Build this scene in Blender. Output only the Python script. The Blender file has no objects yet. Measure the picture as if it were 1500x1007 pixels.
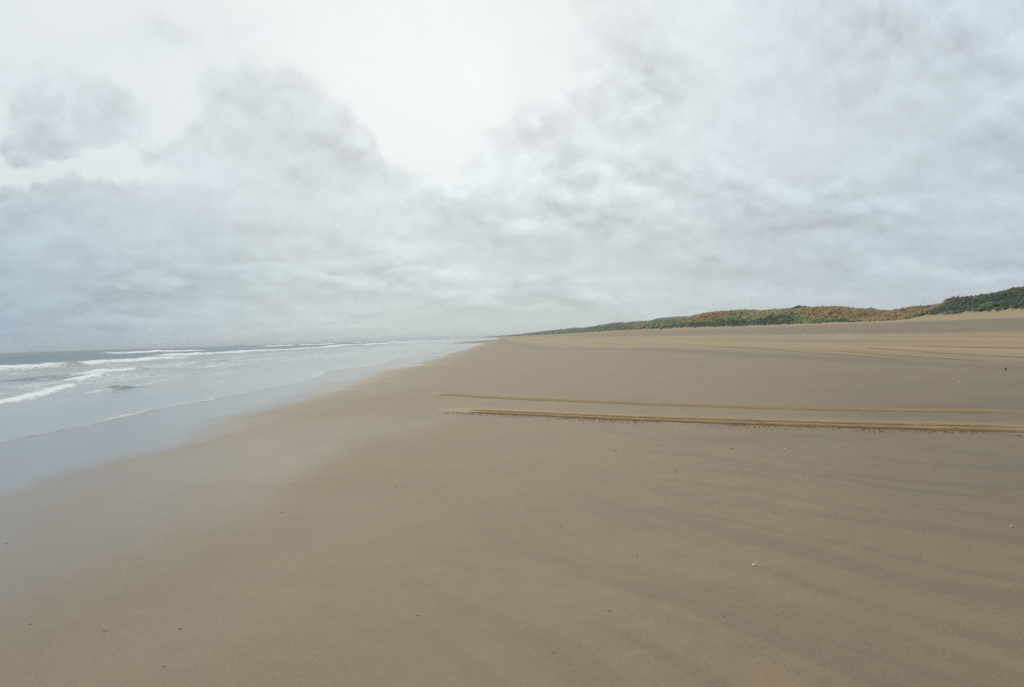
import bpy, math, random
import numpy as np
from mathutils import Matrix, Vector

random.seed(7)
RNG = np.random.default_rng(11)
C = bpy.context.scene.collection
EYE = 2.2
F = 1333.0                      # focal length in pixels of the 1500 px wide photograph

# ------------------------------------------------------------------ camera
pitch = math.radians(0.43)
roll = math.radians(1.79)
fwd = Vector((0, math.cos(pitch), -math.sin(pitch)))
r0 = Vector((1, 0, 0))
u0 = r0.cross(fwd)
rt = r0 * math.cos(roll) - u0 * math.sin(roll)
up = u0 * math.cos(roll) + r0 * math.sin(roll)
cam_data = bpy.data.cameras.new('camera')
cam = bpy.data.objects.new('camera', cam_data)
C.objects.link(cam)
cam.matrix_world = Matrix(((rt.x, up.x, -fwd.x, 0), (rt.y, up.y, -fwd.y, 0), (rt.z, up.z, -fwd.z, EYE), (0, 0, 0, 1)))
cam_data.sensor_width = 36
cam_data.lens = 36 * F / 1500
cam_data.clip_start = 0.1
cam_data.clip_end = 60000
bpy.context.scene.camera = cam


def ray(px, py):
    d = rt * ((px - 750) / F) + up * ((503.5 - py) / F) + fwd
    return d.normalized()


# ------------------------------------------------------------------ numpy noise
_perm = np.random.default_rng(3).permutation(4096)
_val = np.random.default_rng(4).random(4096)


def _h(ix, iy, s):
    return _val[_perm[(_perm[(ix + 131 * s) & 4095] + iy) & 4095]]


def vnoise(x, y, s=0):
    x = np.asarray(x, float); y = np.asarray(y, float)
    ix = np.floor(x).astype(np.int64); iy = np.floor(y).astype(np.int64)
    fx = x - ix; fy = y - iy
    fx = fx * fx * (3 - 2 * fx); fy = fy * fy * (3 - 2 * fy)
    a = _h(ix, iy, s); b = _h(ix + 1, iy, s); c = _h(ix, iy + 1, s); d = _h(ix + 1, iy + 1, s)
    return (a * (1 - fx) + b * fx) * (1 - fy) + (c * (1 - fx) + d * fx) * fy


def fbm(x, y, s=0, o=4, g=0.5):
    t = 0; a = 1; n = 0
    x = np.asarray(x, float); y = np.asarray(y, float)
    for k in range(o):
        t = t + a * vnoise(x, y, s + 7 * k); n += a; a *= g
        x = x * 2.03 + 3.7; y = y * 2.03 + 9.1
    return t / n


def sstep(a, b, x):
    t = np.clip((x - a) / (b - a), 0, 1)
    return t * t * (3 - 2 * t)


# ------------------------------------------------------------------ the lie of the land
def shift(Y):
    Y = np.asarray(Y, float)
    return -0.0112 * Y - 4.0e-6 * np.maximum(0, Y - 1500) ** 2


PU = np.array([-9000, -200, -60, -30, -12, -6, 0, 10, 25, 45, 60, 70, 74])
PZ = np.array([-20, -6.0, -1.6, -.6, 0, .27, .6, 1.02, 1.5, 2.02, 2.33, 2.55, 2.72])


def base_z(u):
    # smoothed polyline
    return (np.interp(u, PU, PZ) + np.interp(u - 1.5, PU, PZ) + np.interp(u + 1.5, PU, PZ)) / 3


CY = np.array([-200, 60, 120, 146, 150, 159, 170, 175, 185, 198, 213, 231, 258, 270, 306, 344, 379, 422, 487, 521, 678, 973, 1722, 3000, 5000, 9000])
CH = np.array([5.5, 6.5, 6.0, 5.25, 5.3, 5.0, 4.6, 3.7, 4.0, 3.1, 3.8, 4.6, 5.5, 5.5, 6.3, 7.0, 7.2, 6.0, 6.6, 5.9, 7.1, 6.1, 7.2, 8, 9, 9])
VY = np.array([-200, 60, 146, 165, 180, 190, 235, 300, 400, 650, 3000, 9000])
VH = np.array([1.7, 1.9, 1.8, 1.55, .95, .75, 1.05, 1.1, 1.9, 2.3, 2.6, 2.8])
UT, UV, UC = 73.0, 78.0, 85.0


def bar(u, Y):
    """a low sand bar cut off from the beach by a shallow runnel"""
    return np.interp(Y, [325, 360, 560, 700], [0, 1, 1, 0]) * sstep(-27, -21, u) * (1 - sstep(-9, -4, u))


def land_z(X, Y):
    X = np.asarray(X, float); Y = np.asarray(Y, float)
    u = X - shift(Y)
    z = base_z(u)
    # gentle relief of the flat beach, drawn out along the shore
    m = sstep(4, 18, u) * (1 - sstep(66, 74, u))
    z = z + m * 0.16 * (fbm(u * .11 + 4, Y * .012, 5, 3) - .5)
    z = z + bar(u, Y) * .5
    z = z + 0.030 * (fbm(u * .35, Y * .10, 9, 3) - .5) * sstep(-12, -4, u)
    zt = z
    vh = EYE + np.interp(Y, VY, VH) + 0.35 * (fbm(u * .2, Y * .09, 21, 3) - .5)
    ch = EYE + np.interp(Y, CY, CH) - 0.5 + 1.3 * (fbm(u * .12, Y * .05, 31, 4) - .5)
    back = EYE + np.interp(Y, CY, CH) * .7 - 1.2 + 3.0 * (fbm(u * .05, Y * .03, 41, 4) - .5)
    wu = u + 1.2 * (fbm(u * .1, Y * .08, 51, 3) - .5)
    a = np.clip((wu - UT) / (UV - UT), 0, 1) ** 1.35
    b = sstep(UV - 1.0, UC, wu)
    c = sstep(UC + 2, UC + 22, wu)
    z = np.where(wu > UT, zt * (1 - a) + vh * a, z)
    z = z * (1 - b) + ch * b
    z = z * (1 - c) + np.minimum(back, ch - .2) * c
    return z


def hit(px, py, tmax=2500):
    d = ray(px, py)
    a, b = 1.0, tmax
    ts = np.geomspace(a, b, 1600)
    for _ in range(3):
        g = np.maximum(land_z(d.x * ts, d.y * ts), 0.0)
        k = np.nonzero(EYE + d.z * ts < g)[0]
        if not len(k): break
        k = max(1, k[0]); ts = np.linspace(ts[k - 1], ts[k], 40)
    t = float(ts[min(len(ts) - 1, 20)])
    return Vector((d.x * t, d.y * t, EYE + d.z * t)), t


# ------------------------------------------------------------------ mesh helpers
def new_mesh(name, verts, faces, mat=None, smooth=True, attrs=None, parent=None, cols=None):
    verts = np.asarray(verts, np.float32).reshape(-1, 3)
    faces = np.asarray(faces, np.int32)
    me = bpy.data.meshes.new(name)
    k = faces.shape[1]
    me.vertices.add(len(verts)); me.vertices.foreach_set('co', verts.ravel())
    me.loops.add(faces.size); me.loops.foreach_set('vertex_index', faces.ravel())
    me.polygons.add(len(faces))
    me.polygons.foreach_set('loop_start', np.arange(0, faces.size, k, dtype=np.int32))
    me.polygons.foreach_set('loop_total', np.full(len(faces), k, np.int32))
    me.polygons.foreach_set('use_smooth', np.full(len(faces), smooth, bool))
    me.update(calc_edges=True)
    for an, av in (attrs or {}).items():
        at = me.attributes.new(an, 'FLOAT', 'POINT')
        at.data.foreach_set('value', np.asarray(av, np.float32).ravel())
    if cols is not None:
        at = me.attributes.new('tone', 'FLOAT_COLOR', 'POINT')
        at.data.foreach_set('color', np.asarray(cols, np.float32).ravel())
    if mat:
        me.materials.append(mat)
    ob = bpy.data.objects.new(name, me)
    C.objects.link(ob)
    if parent:
        ob.parent = parent
    return ob


def grid_faces(nr, nc):
    i = np.arange(nr * nc).reshape(nr, nc)
    return np.stack([i[:-1, :-1], i[:-1, 1:], i[1:, 1:], i[1:, :-1]], -1).reshape(-1, 4)


def tag(o, label=None, cat=None, group=None, kind=None):
    if label: o['label'] = label
    if cat: o['category'] = cat
    if group: o['group'] = group
    if kind: o['kind'] = kind
    return o


def geo(a, b, first, rate):
    r = [a]; s = first
    while r[-1] < b:
        r.append(r[-1] + s); s = max(first, rate * abs(r[-1]))
    return np.array(r)


# ------------------------------------------------------------------ node helpers
class NT:
    def __init__(self, tree):
        self.t = tree; tree.nodes.clear()

    def n(self, typ, **kw):
        nd = self.t.nodes.new(typ)
        for k, v in kw.items():
            setattr(nd, k, v)
        return nd

    def inp(self, sock, v):
        if isinstance(v, bpy.types.NodeSocket):
            self.t.links.new(v, sock)
        elif v is not None:
            try:
                sock.default_value = v
            except Exception:
                sock.default_value = (v, v, v, 1) if len(sock.default_value) == 4 else (v, v, v)

    def m(self, op, a, b=None, c=None, clamp=False):
        nd = self.n('ShaderNodeMath', operation=op, use_clamp=clamp)
        for k, v in enumerate((a, b, c)):
            if v is not None: self.inp(nd.inputs[k], v)
        return nd.outputs[0]

    def step(self, a, b, x):
        nd = self.n('ShaderNodeMapRange', interpolation_type='SMOOTHSTEP')
        self.inp(nd.inputs['Value'], x); self.inp(nd.inputs['From Min'], a); self.inp(nd.inputs['From Max'], b)
        return nd.outputs['Result']

    def rng(self, x, a, b, c, d):
        nd = self.n('ShaderNodeMapRange')
        for k, v in zip(('Value', 'From Min', 'From Max', 'To Min', 'To Max'), (x, a, b, c, d)): self.inp(nd.inputs[k], v)
        return nd.outputs['Result']

    def noise(self, vec, scale, detail=4, rough=.5, dist=0, out=0):
        nd = self.n('ShaderNodeTexNoise')
        if vec is not None: self.inp(nd.inputs['Vector'], vec)
        nd.inputs['Scale'].default_value = scale; nd.inputs['Detail'].default_value = detail
        nd.inputs['Roughness'].default_value = rough; nd.inputs['Distortion'].default_value = dist
        return nd.outputs[out]

    def mapping(self, vec, scale=(1, 1, 1), rot=(0, 0, 0), loc=(0, 0, 0)):
        nd = self.n('ShaderNodeMapping')
        self.inp(nd.inputs['Vector'], vec)
        nd.inputs['Scale'].default_value = scale; nd.inputs['Rotation'].default_value = rot; nd.inputs['Location'].default_value = loc
        return nd.outputs[0]

    def mix(self, f, a, b, typ='MIX'):
        nd = self.n('ShaderNodeMix', data_type='RGBA', blend_type=typ)
        self.inp(nd.inputs[0], f)
        self.inp(nd.inputs[6], a if isinstance(a, bpy.types.NodeSocket) else (*a, 1)); self.inp(nd.inputs[7], b if isinstance(b, bpy.types.NodeSocket) else (*b, 1))
        return nd.outputs[2]

    def attr(self, name):
        return self.n('ShaderNodeAttribute', attribute_name=name).outputs['Fac']

    def bump(self, h, strength, dist, normal=None):
        nd = self.n('ShaderNodeBump')
        self.inp(nd.inputs['Height'], h); self.inp(nd.inputs['Strength'], strength); nd.inputs['Distance'].default_value = dist
        if normal is not None: self.inp(nd.inputs['Normal'], normal)
        return nd.outputs[0]


def material(name):
    m = bpy.data.materials.new(name); m.use_nodes = True
    T = NT(m.node_tree)
    out = T.n('ShaderNodeOutputMaterial'); bs = T.n('ShaderNodeBsdfPrincipled')
    T.t.links.new(bs.outputs[0], out.inputs[0])
    return m, T, bs


# ------------------------------------------------------------------ materials
def sand_material():
    m, T, bs = material('beach_sand')
    pos = T.n('ShaderNodeTexCoord').outputs['Object']
    wet, dry, ochre, veg, damp = (T.attr(a) for a in ('wet', 'dry', 'ochre', 'veg', 'damp'))
    n_big = T.noise(pos, .35, 5, .55)
    n_mid = T.noise(pos, 3.2, 5, .6)
    n_fin = T.noise(pos, 90, 4, .7)
    n_med = T.noise(pos, 22, 4, .65)
    col = T.mix(T.step(.35, .65, n_big), (.301, .211, .109), (.277, .195, .103))
    col = T.mix(T.m('MULTIPLY', T.step(.38, .68, n_mid), .22), col, (.192, .142, .088))
    col = T.mix(damp, col, (.172, .127, .089))  # tone of the damp bands and of the painted near-right vignette
    col = T.mix(ochre, col, (.40, .275, .13))
    col = T.mix(dry, col, (.48, .38, .25))
    # broad damp streaks left by the last backwash, curving over the near beach
    warp = T.n('ShaderNodeVectorMath', operation='ADD')
    T.inp(warp.inputs[0], pos)
    wv = T.n('ShaderNodeVectorMath', operation='SCALE'); T.inp(wv.inputs[0], T.noise(pos, .22, 2, .5, out=1)); wv.inputs['Scale'].default_value = 1.5
    T.inp(warp.inputs[1], wv.outputs[0])
    st = T.noise(T.mapping(T.mapping(warp.outputs[0], rot=(0, 0, math.radians(60))), (.30, 4.6, 1)), 1.0, 3, .5)
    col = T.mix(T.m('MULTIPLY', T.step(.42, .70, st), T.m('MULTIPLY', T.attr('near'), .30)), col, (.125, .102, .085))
    # grain: dark heavy minerals and pale shell grit
    col = T.mix(T.m('MULTIPLY', T.step(.50, .70, n_fin), .62), col, (.13, .11, .09))
    col = T.mix(T.m('MULTIPLY', T.step(.62, .80, T.noise(pos, 140, 3, .6)), .35), col, (.50, .45, .36))
    spk = T.n('ShaderNodeTexVoronoi'); T.inp(spk.inputs['Vector'], pos); spk.inputs['Scale'].default_value = 13
    cs = T.n('ShaderNodeSeparateColor'); T.inp(cs.inputs[0], spk.outputs['Color'])
    pick = T.m('GREATER_THAN', cs.outputs[0], .90)
    dot = T.m('MULTIPLY', T.step(.085, .04, spk.outputs['Distance']), pick)
    col = T.mix(T.m('MULTIPLY', dot, .75), col, (.09, .075, .06))
    pick2 = T.m('LESS_THAN', cs.outputs[0], .045)
    dot2 = T.m('MULTIPLY', T.step(.07, .03, spk.outputs['Distance']), pick2)
    col = T.mix(T.m('MULTIPLY', dot2, .8), col, (.62, .57, .5))
    col = T.mix(wet, col, (.150, .128, .105))
    col = T.mix(veg, col, T.mix(n_mid, (.05, .065, .03), (.14, .115, .06)))
    T.inp(bs.inputs['Base Color'], col)
    r = T.m('ADD', T.rng(wet, 0, 1, .60, .09), T.m('MULTIPLY', n_med, .06))
    T.inp(bs.inputs['Roughness'], T.m('ADD', r, T.m('MULTIPLY', dry, .25)))
    T.inp(bs.inputs['Specular IOR Level'], T.m('MULTIPLY', T.rng(wet, 0, 1, .24, .9), T.m('SUBTRACT', 1, T.m('MAXIMUM', dry, veg))))
    b1 = T.bump(n_med, T.rng(wet, 0, 1, .45, .03), .014)
    b2 = T.bump(n_fin, T.rng(wet, 0, .7, .35, .0), .0035, b1)
    b3 = T.bump(n_mid, T.rng(wet, 0, 1, .35, .05), .04, b2)
    T.inp(bs.inputs['Normal'], b3)
    return m


def sea_material():
    m, T, bs = material('sea_water')
    pos = T.n('ShaderNodeTexCoord').outputs['Object']
    foam, deep, film = T.attr('foam'), T.attr('deep'), T.attr('film')
    str_ = T.mapping(pos, (1.0, .35, 1))
    chop = T.noise(str_, 1.1, 6, .6)
    fine = T.noise(T.mapping(pos, (1, .5, 1)), 6.5, 4, .6)
    big = T.noise(T.mapping(pos, (.3, .05, 1)), .35, 4, .55)
    shallow = T.mix(T.step(.35, .7, big), (.36, .37, .335), (.25, .275, .26))
    col = T.mix(deep, shallow, T.mix(big, (.04, .12, .15), (.07, .16, .185)))
    # lace of old foam
    vo = T.n('ShaderNodeTexVoronoi', feature='DISTANCE_TO_EDGE')
    wp = T.n('ShaderNodeVectorMath', operation='ADD'); T.inp(wp.inputs[0], pos); T.inp(wp.inputs[1], T.noise(pos, 1.4, 3, .6, out=1))
    T.inp(vo.inputs['Vector'], T.mapping(wp.outputs[0], (1.0, .35, 1))); vo.inputs['Scale'].default_value = 1.3
    lace = T.m('SUBTRACT', 1, T.step(.0, .16, vo.outputs['Distance']))
    fn = T.noise(pos, 2.2, 6, .7)
    solid = T.step(.42, .62, T.m('ADD', T.m('MULTIPLY', foam, .8), T.m('MULTIPLY', T.m('SUBTRACT', fn, .5), .9)))
    thin = T.m('MULTIPLY', lace, T.step(.05, .45, foam))
    f = T.m('MAXIMUM', solid, T.m('MULTIPLY', thin, .75), clamp=True)
    col = T.mix(f, col, (.93, .94, .93))
    T.inp(bs.inputs['Base Color'], col)
    T.inp(bs.inputs['Roughness'], T.m('ADD', T.rng(f, 0, 1, .10, .75), T.m('MULTIPLY', deep, .18)))
    bs.inputs['IOR'].default_value = 1.33
    T.inp(bs.inputs['Specular IOR Level'], T.m('SUBTRACT', T.rng(f, 0, 1, .5, .15), T.m('MULTIPLY', deep, .27), clamp=True))
    b1 = T.bump(chop, T.rng(film, 0, 1, .75, .10), .16)
    b2 = T.bump(fine, T.rng(film, 0, 1, .5, .10), .03, b1)
    b3 = T.bump(fn, T.m('MULTIPLY', f, .8), .12, b2)
    T.inp(bs.inputs['Normal'], b3)
    return m


def simple(name, c1, c2, scale, rough=.8, bump=.3, bd=.01, spec=.25):
    m, T, bs = material(name)
    pos = T.n('ShaderNodeTexCoord').outputs['Object']
    n = T.noise(pos, scale, 5, .65)
    T.inp(bs.inputs['Base Color'], T.mix(T.step(.3, .7, n), c1, c2))
    bs.inputs['Roughness'].default_value = rough
    bs.inputs['Specular IOR Level'].default_value = spec
    T.inp(bs.inputs['Normal'], T.bump(n, bump, bd))
    return m


def foliage(name):
    m, T, bs = material(name)
    a = T.n('ShaderNodeAttribute', attribute_name='tone')
    pos = T.n('ShaderNodeTexCoord').outputs['Object']
    n = T.noise(pos, 1.3, 3, .6)
    hs = T.n('ShaderNodeHueSaturation')
    T.inp(hs.inputs['Color'], a.outputs['Color']); T.inp(hs.inputs['Value'], T.rng(n, .25, .75, .75, 1.3))
    T.inp(bs.inputs['Base Color'], hs.outputs[0])
    bs.inputs['Roughness'].default_value = .75
    bs.inputs['Specular IOR Level'].default_value = .2
    tr = T.n('ShaderNodeBsdfTranslucent'); T.inp(tr.inputs[0], hs.outputs[0])
    mx = T.n('ShaderNodeMixShader'); mx.inputs[0].default_value = .42
    T.t.links.new(bs.outputs[0], mx.inputs[1]); T.t.links.new(tr.outputs[0], mx.inputs[2])
    out = [n for n in T.t.nodes if n.type == 'OUTPUT_MATERIAL'][0]
    T.t.links.new(mx.outputs[0], out.inputs[0])
    return m


M_SAND = sand_material()
M_SEA = sea_material()
def track_material(name, c1, c2):
    m, T, bs = material(name)
    pos = T.n('ShaderNodeTexCoord').outputs['Object']
    n = T.noise(pos, 14, 5, .65)
    e = T.m('ADD', T.attr('berm'), T.m('MULTIPLY', T.m('SUBTRACT', T.noise(pos, 5, 4, .6), .5), .9))
    T.inp(bs.inputs['Base Color'], T.mix(T.step(.15, .65, e), (.300, .225, .130), T.mix(T.step(.3, .7, n), c1, c2)))
    bs.inputs['Roughness'].default_value = .85
    bs.inputs['Specular IOR Level'].default_value = .2
    T.inp(bs.inputs['Normal'], T.bump(n, .5, .02))
    return m


M_TRACK = track_material('churned_sand', (.36, .235, .105), (.26, .165, .075))
M_TRACK_PALE = track_material('churned_dry_sand', (.40, .265, .115), (.31, .195, .08))
M_TRACK_DARK = track_material('churned_damp_sand', (.31, .19, .085), (.235, .14, .062))
M_CLOD = simple('damp_sand_clods', (.30, .205, .115), (.22, .15, .085), 30, .9, .4, .01)
M_SHELL = simple('shell_white', (.80, .78, .72), (.66, .62, .55), 120, .45, .15, .001, .4)
M_SHELL_B = simple('shell_tan', (.55, .46, .35), (.42, .33, .24), 120, .5, .15, .001, .4)
M_DRIFT = simple('driftwood', (.13, .08, .05), (.07, .045, .03), 60, .85, .4, .002)
M_WEED = simple('seaweed_dark', (.15, .12, .085), (.09, .07, .05), 60, .5, .4, .002)
M_FOL = foliage('scrub_leaves')
M_STEM = simple('scrub_stems', (.12, .09, .06), (.07, .05, .035), 10)

# ------------------------------------------------------------------ beach and dunes
def land_patch(name, us, Ys):
    U, Y = np.meshgrid(us, Ys)
    X = U + shift(Y)
    Z = land_z(X, Y)
    cu = 1.1 * (fbm(U * .15, Y * .05, 61, 3) - .5)
    lobes = 1.8 * (fbm(Y * .07, U * 0 + 3, 62, 3) - .5)
    # wetness: glassy just above the swash, fading inland in ragged lobes
    uw = U + lobes + 2.6 * (fbm(U * .45, Y * .16, 63, 5, .6) - .5)
    uw = uw + bar(U, Y) * 16 + np.interp(Y, [18, 30, 75, 140], [0, 1.5, 1.5, .5]) + .9 * (fbm(Y * .16, U * 0 + 8, 66, 3) - .5) * 2
    wet = .6 * (1 - sstep(-7.4, -5.4, uw)) + .4 * (1 - sstep(-8.0, -2.5, uw + 1.5 * (fbm(U * .8, Y * .3, 65, 4) - .5)))
    wet = np.maximum(wet, (.14 + .50 * (1 - sstep(9, 24, Y))) * (1 - sstep(-6.2, -.3, uw + 1.3 * (fbm(U * .9, Y * .35, 64, 3) - .5))))
    ub = U + 3.0 * (fbm(U * .06, Y * .012, 71, 4) - .5)
    # bands drawn out along the shore
    b = np.clip(.5 + 1.5 * (fbm(ub * .75, Y * .012, 72, 5, .6) - .5), 0, 1)
    fineb = fbm(ub * 2.2, Y * .02, 78, 4, .6)
    sk = np.interp(Y, [20, 32, 60, 100, 300, 2000], [-2.0, -1.5, 0, 6.5, 9, 9])
    uo = ub + sk                                   # the drier belt swings seaward with distance
    belt = sstep(11.8, 13.6, uo) * (1 - sstep(24, 30, ub))
    upper = sstep(25, 30, ub) * (1 - sstep(70, 73, ub))
    ochre = belt * (.35 + .65 * sstep(.30, .60, b)) + .25 * upper * sstep(.5, .7, b)
    dry = belt * sstep(.50, .64, fbm(ub * 1.4, Y * .03, 73, 4, .6)) * .75
    dry = np.maximum(dry, sstep(70.5, 73.5, ub + 1.4 * (fbm(U * .3, Y * .06, 74, 3) - .5)))
    dry = np.maximum(dry, .45 * np.exp(-((ub - 63) / 1.8) ** 2))
    damp = upper * (.16 + .55 * sstep(.35, .65, fineb))
    damp = np.maximum(damp, .55 * np.exp(-((uo - 10.6) / .9) ** 2))
    damp = np.clip(damp + .55 * belt * sstep(.54, .66, fineb), 0, 1)
    ochre = np.clip(np.maximum(ochre, spread(X, Y)), 0, 1)
    corner = sstep(.5, 5.5, U - .12 * Y + 1.6 * (fbm(U * .4, Y * .4, 76, 3) - .5)) * (1 - sstep(10, 34, Y))  # lens vignette painted into the sand colour, darker towards the near right
    damp = np.maximum(damp, corner * (.30 + .50 * fbm(U * .5 + Y * .3, Y * .5, 77, 3)))  # vignette darkening shares the mask of the truly damp bands
    wuv = U + 1.2 * (fbm(U * .1, Y * .08, 51, 3) - .5) + 1.5 * (fbm(U * .5, Y * .3, 75, 3) - .5)
    veg = sstep(UV - .3, UV + .8, wuv)
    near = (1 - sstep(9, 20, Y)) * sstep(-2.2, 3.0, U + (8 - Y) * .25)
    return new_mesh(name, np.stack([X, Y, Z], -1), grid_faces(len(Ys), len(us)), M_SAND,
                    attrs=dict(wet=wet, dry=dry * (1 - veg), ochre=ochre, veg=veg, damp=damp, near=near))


TOP = [(632, 577), (700, 582), (770, 585.5), (860, 589), (960, 593), (1080, 597), (1200, 600), (1350, 602.5), (1500, 604), (1620, 605)]
LOW = [(664, 600), (690, 601), (740, 603.5), (820, 607), (900, 610.5), (1000, 614), (1100, 617), (1220, 620.3), (1360, 623.6), (1500, 626.5), (1620, 628.6)]
TRK = []
for L_ in (TOP, LOW):
    p_ = [hit(*q_)[0] for q_ in L_]
    TRK.append((np.array([v_.x for v_ in p_]), np.array([v_.y for v_ in p_])))


def spread(X, Y):
    """loose ochre sand scattered to either side of the tyre tracks"""
    r = np.zeros_like(X)
    for (tx, ty), wd, am in zip(TRK, (.22, .42), (.45, .8)):
        yc = np.interp(X, tx, ty)
        sl = np.gradient(yc, axis=-1) / np.maximum(np.gradient(X, axis=-1), 1e-3)
        d = (Y - yc) / np.sqrt(1 + sl ** 2)
        r = np.maximum(r, am * np.exp(-(d / wd) ** 2) * ((X > tx[0] - .3) & (X < tx[-1])))
    return r * (.55 + .9 * fbm(X * 3, Y * 3, 340, 3))


ub_ = np.concatenate([np.linspace(-120, -32, 30), np.linspace(-30, -14, 40), np.arange(-13.9, 12, .14), np.arange(12, 74.01, .3)])
ub_[-1] = 74.0
ub_ = np.unique(ub_)
Yn = np.concatenate([-geo(2, 160, 1.0, .08)[::-1], np.arange(-1, 12, .14)])
Yb = np.concatenate([Yn, geo(12, 9500, .14, .010)])
tag(land_patch('beach', ub_, Yb), kind='structure')
ud = np.concatenate([np.arange(74.0, 92, .4), geo(92, 420, .8, .035)])
Yd = np.concatenate([np.linspace(-160, 36, 60), geo(38, 9500, .5, .006)])
tag(land_patch('dunes', ud, Yd), kind='structure')

# ------------------------------------------------------------------ sea with its breakers
def shore(Y):
    s = -12 + 1.6 * (fbm(Y * .045, Y * 0 + 1, 81, 3) - .5) * 2
    s = s + np.interp(Y, [0, 20, 26, 32, 40, 52, 70, 140, 190, 225, 265, 300, 330, 370, 480, 620, 9999],
                      [0, 0, 0.6, 0, 1.0, 1.2, 0, 0, 1, 4, 6.5, 4, -8, -13, -9, 0, 0])
    return s


# each breaker: crest line u(Y), height, how much of it is broken into foam, front and back widths
WAVES = [
    dict(Y=[20, 33, 39, 45, 55, 66, 80, 92], u=[-20.5, -21, -21.6, -23.4, -26.5, -30.5, -35, -38], h=[.12, .12, .13, .14, .15, .15, .12, 0],
         f=[1, 1, 1, 1, 1, .9, .8, 0], wf=.4, wb=1.9, label='nearest white foam bore rolling in diagonally at the left edge', cat='wave'),
    dict(Y=[41, 45, 47.5, 50, 51.5, 54, 58], u=[-21.5, -21.6, -21.4, -21.2, -21.0, -20.6, -20], h=[0, .03, .06, .26, .06, .03, 0],
         f=[.5, .5, .3, 0, .3, .8, 0], wf=.3, wb=.6, label='thin low wavelet with a small dark hump, nearest the wet sand', cat='wave'),
    dict(Y=[66, 72, 80, 92, 104, 120, 134], u=[-36, -36, -36, -37, -38, -40, -42], h=[0, .24, .26, .24, .18, .12, 0],
         f=[0, .2, 1, 1, 1, .9, 0], wf=.6, wb=3.4, label='short foam line behind the nearest bore, in the shallows', cat='wave'),
    dict(Y=[55, 78, 90, 112, 122, 129, 134, 150, 170, 190], u=[-56, -56, -57, -59, -60.5, -61.5, -62, -62.5, -62, -63], h=[.5, .55, .5, .65, .7, .60, .45, .42, .38, 0],
         f=[1, 1, .9, 1, 1, 0, .9, .9, .9, 0], wf=.9, wb=5, label='broken white breaker with a dark unbroken gap in its middle', cat='wave'),
    dict(Y=[158, 175, 190, 240, 290, 330, 360, 420], u=[-68, -69, -70, -72, -73.5, -72, -71, -72], h=[.3, .45, .6, .62, .55, .5, .4, 0],
         f=[0, 0, 1, 1, 1, 1, .9, 0], wf=1.0, wb=6, label='long white breaker running away to the middle of the sea', cat='wave'),
    dict(Y=[150, 200, 225, 280, 330, 345, 360, 400, 430], u=[-118, -121, -126, -142, -149, -150, -146, -138, -135], h=[.5, .7, .85, .9, 1.0, 1.15, 1.1, .9, 0],
         f=[0, 0, 0, 0, 0, 1, 1, 1, 0], wf=1.6, wb=7, label='outer swell, dark and unbroken on the left, bright foam to its right', cat='wave'),
    dict(Y=[400, 430, 520, 640, 800, 1000, 1400, 2200], u=[-82, -82, -78, -74, -74, -76, -80, -80], h=[0, .7, .7, .7, .8, .8, .9, .9],
         f=[0, 1, 1, 1, 1, 1, 1, 1], wf=1.4, wb=9, label='far breaker reaching the hazy meeting point of sea and beach', cat='wave'),
    dict(Y=[700, 740, 960, 1150, 1300, 2500], u=[-190, -190, -190, -200, -200, -200], h=[0, 1.1, 1.1, 1.0, 1.2, 1.2],
         f=[0, 1, 1, .3, 1, 1], wf=2, wb=10, label='most distant foam crest just below the sea horizon', cat='wave'),
]
us = np.concatenate([-geo(260, 9500, 2.0, .05)[::-1][:-1] if False else -geo(262, 9500, 3.0, .05)[::-1], np.arange(-260, -100, .7), np.arange(-100, -46, .26), np.arange(-46, -4.4, .13)])
Ys = np.concatenate([np.linspace(-160, 2, 40), np.arange(3, 16, .35), geo(16, 9500, .12, .0075)])
U, Y = np.meshgrid(us, Ys)
X = U + shift(Y)
xs = shore(Y)
bed = land_z(X, Y)
calm = sstep(-16, -45, U)
Z = np.zeros_like(X)
for lx, ang, amp in ((9, 4, .07), (14, -9, .09), (23, 7, .12), (5.3, 15, .03), (38, -3, .16)):
    a = math.radians(ang)
    Z += amp * np.sin((X * math.cos(a) + Y * math.sin(a)) * 2 * math.pi / lx + 5 * fbm(X * .02, Y * .01, 90 + lx.__hash__() % 7, 2))
Z *= calm * np.interp(-U, [12, 40, 90, 200, 9000], [0, .35, .7, 1.0, 1.5])
Z += (.34 * (fbm(X * .55, Y * .22, 95, 4) - .5) + .10 * (fbm(X * 1.9, Y * .8, 96, 3) - .5)) * calm * sstep(-18, -30, U)
foam = np.zeros_like(X); wid = np.full(X.shape, -1); wbest = np.zeros_like(X)
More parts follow.
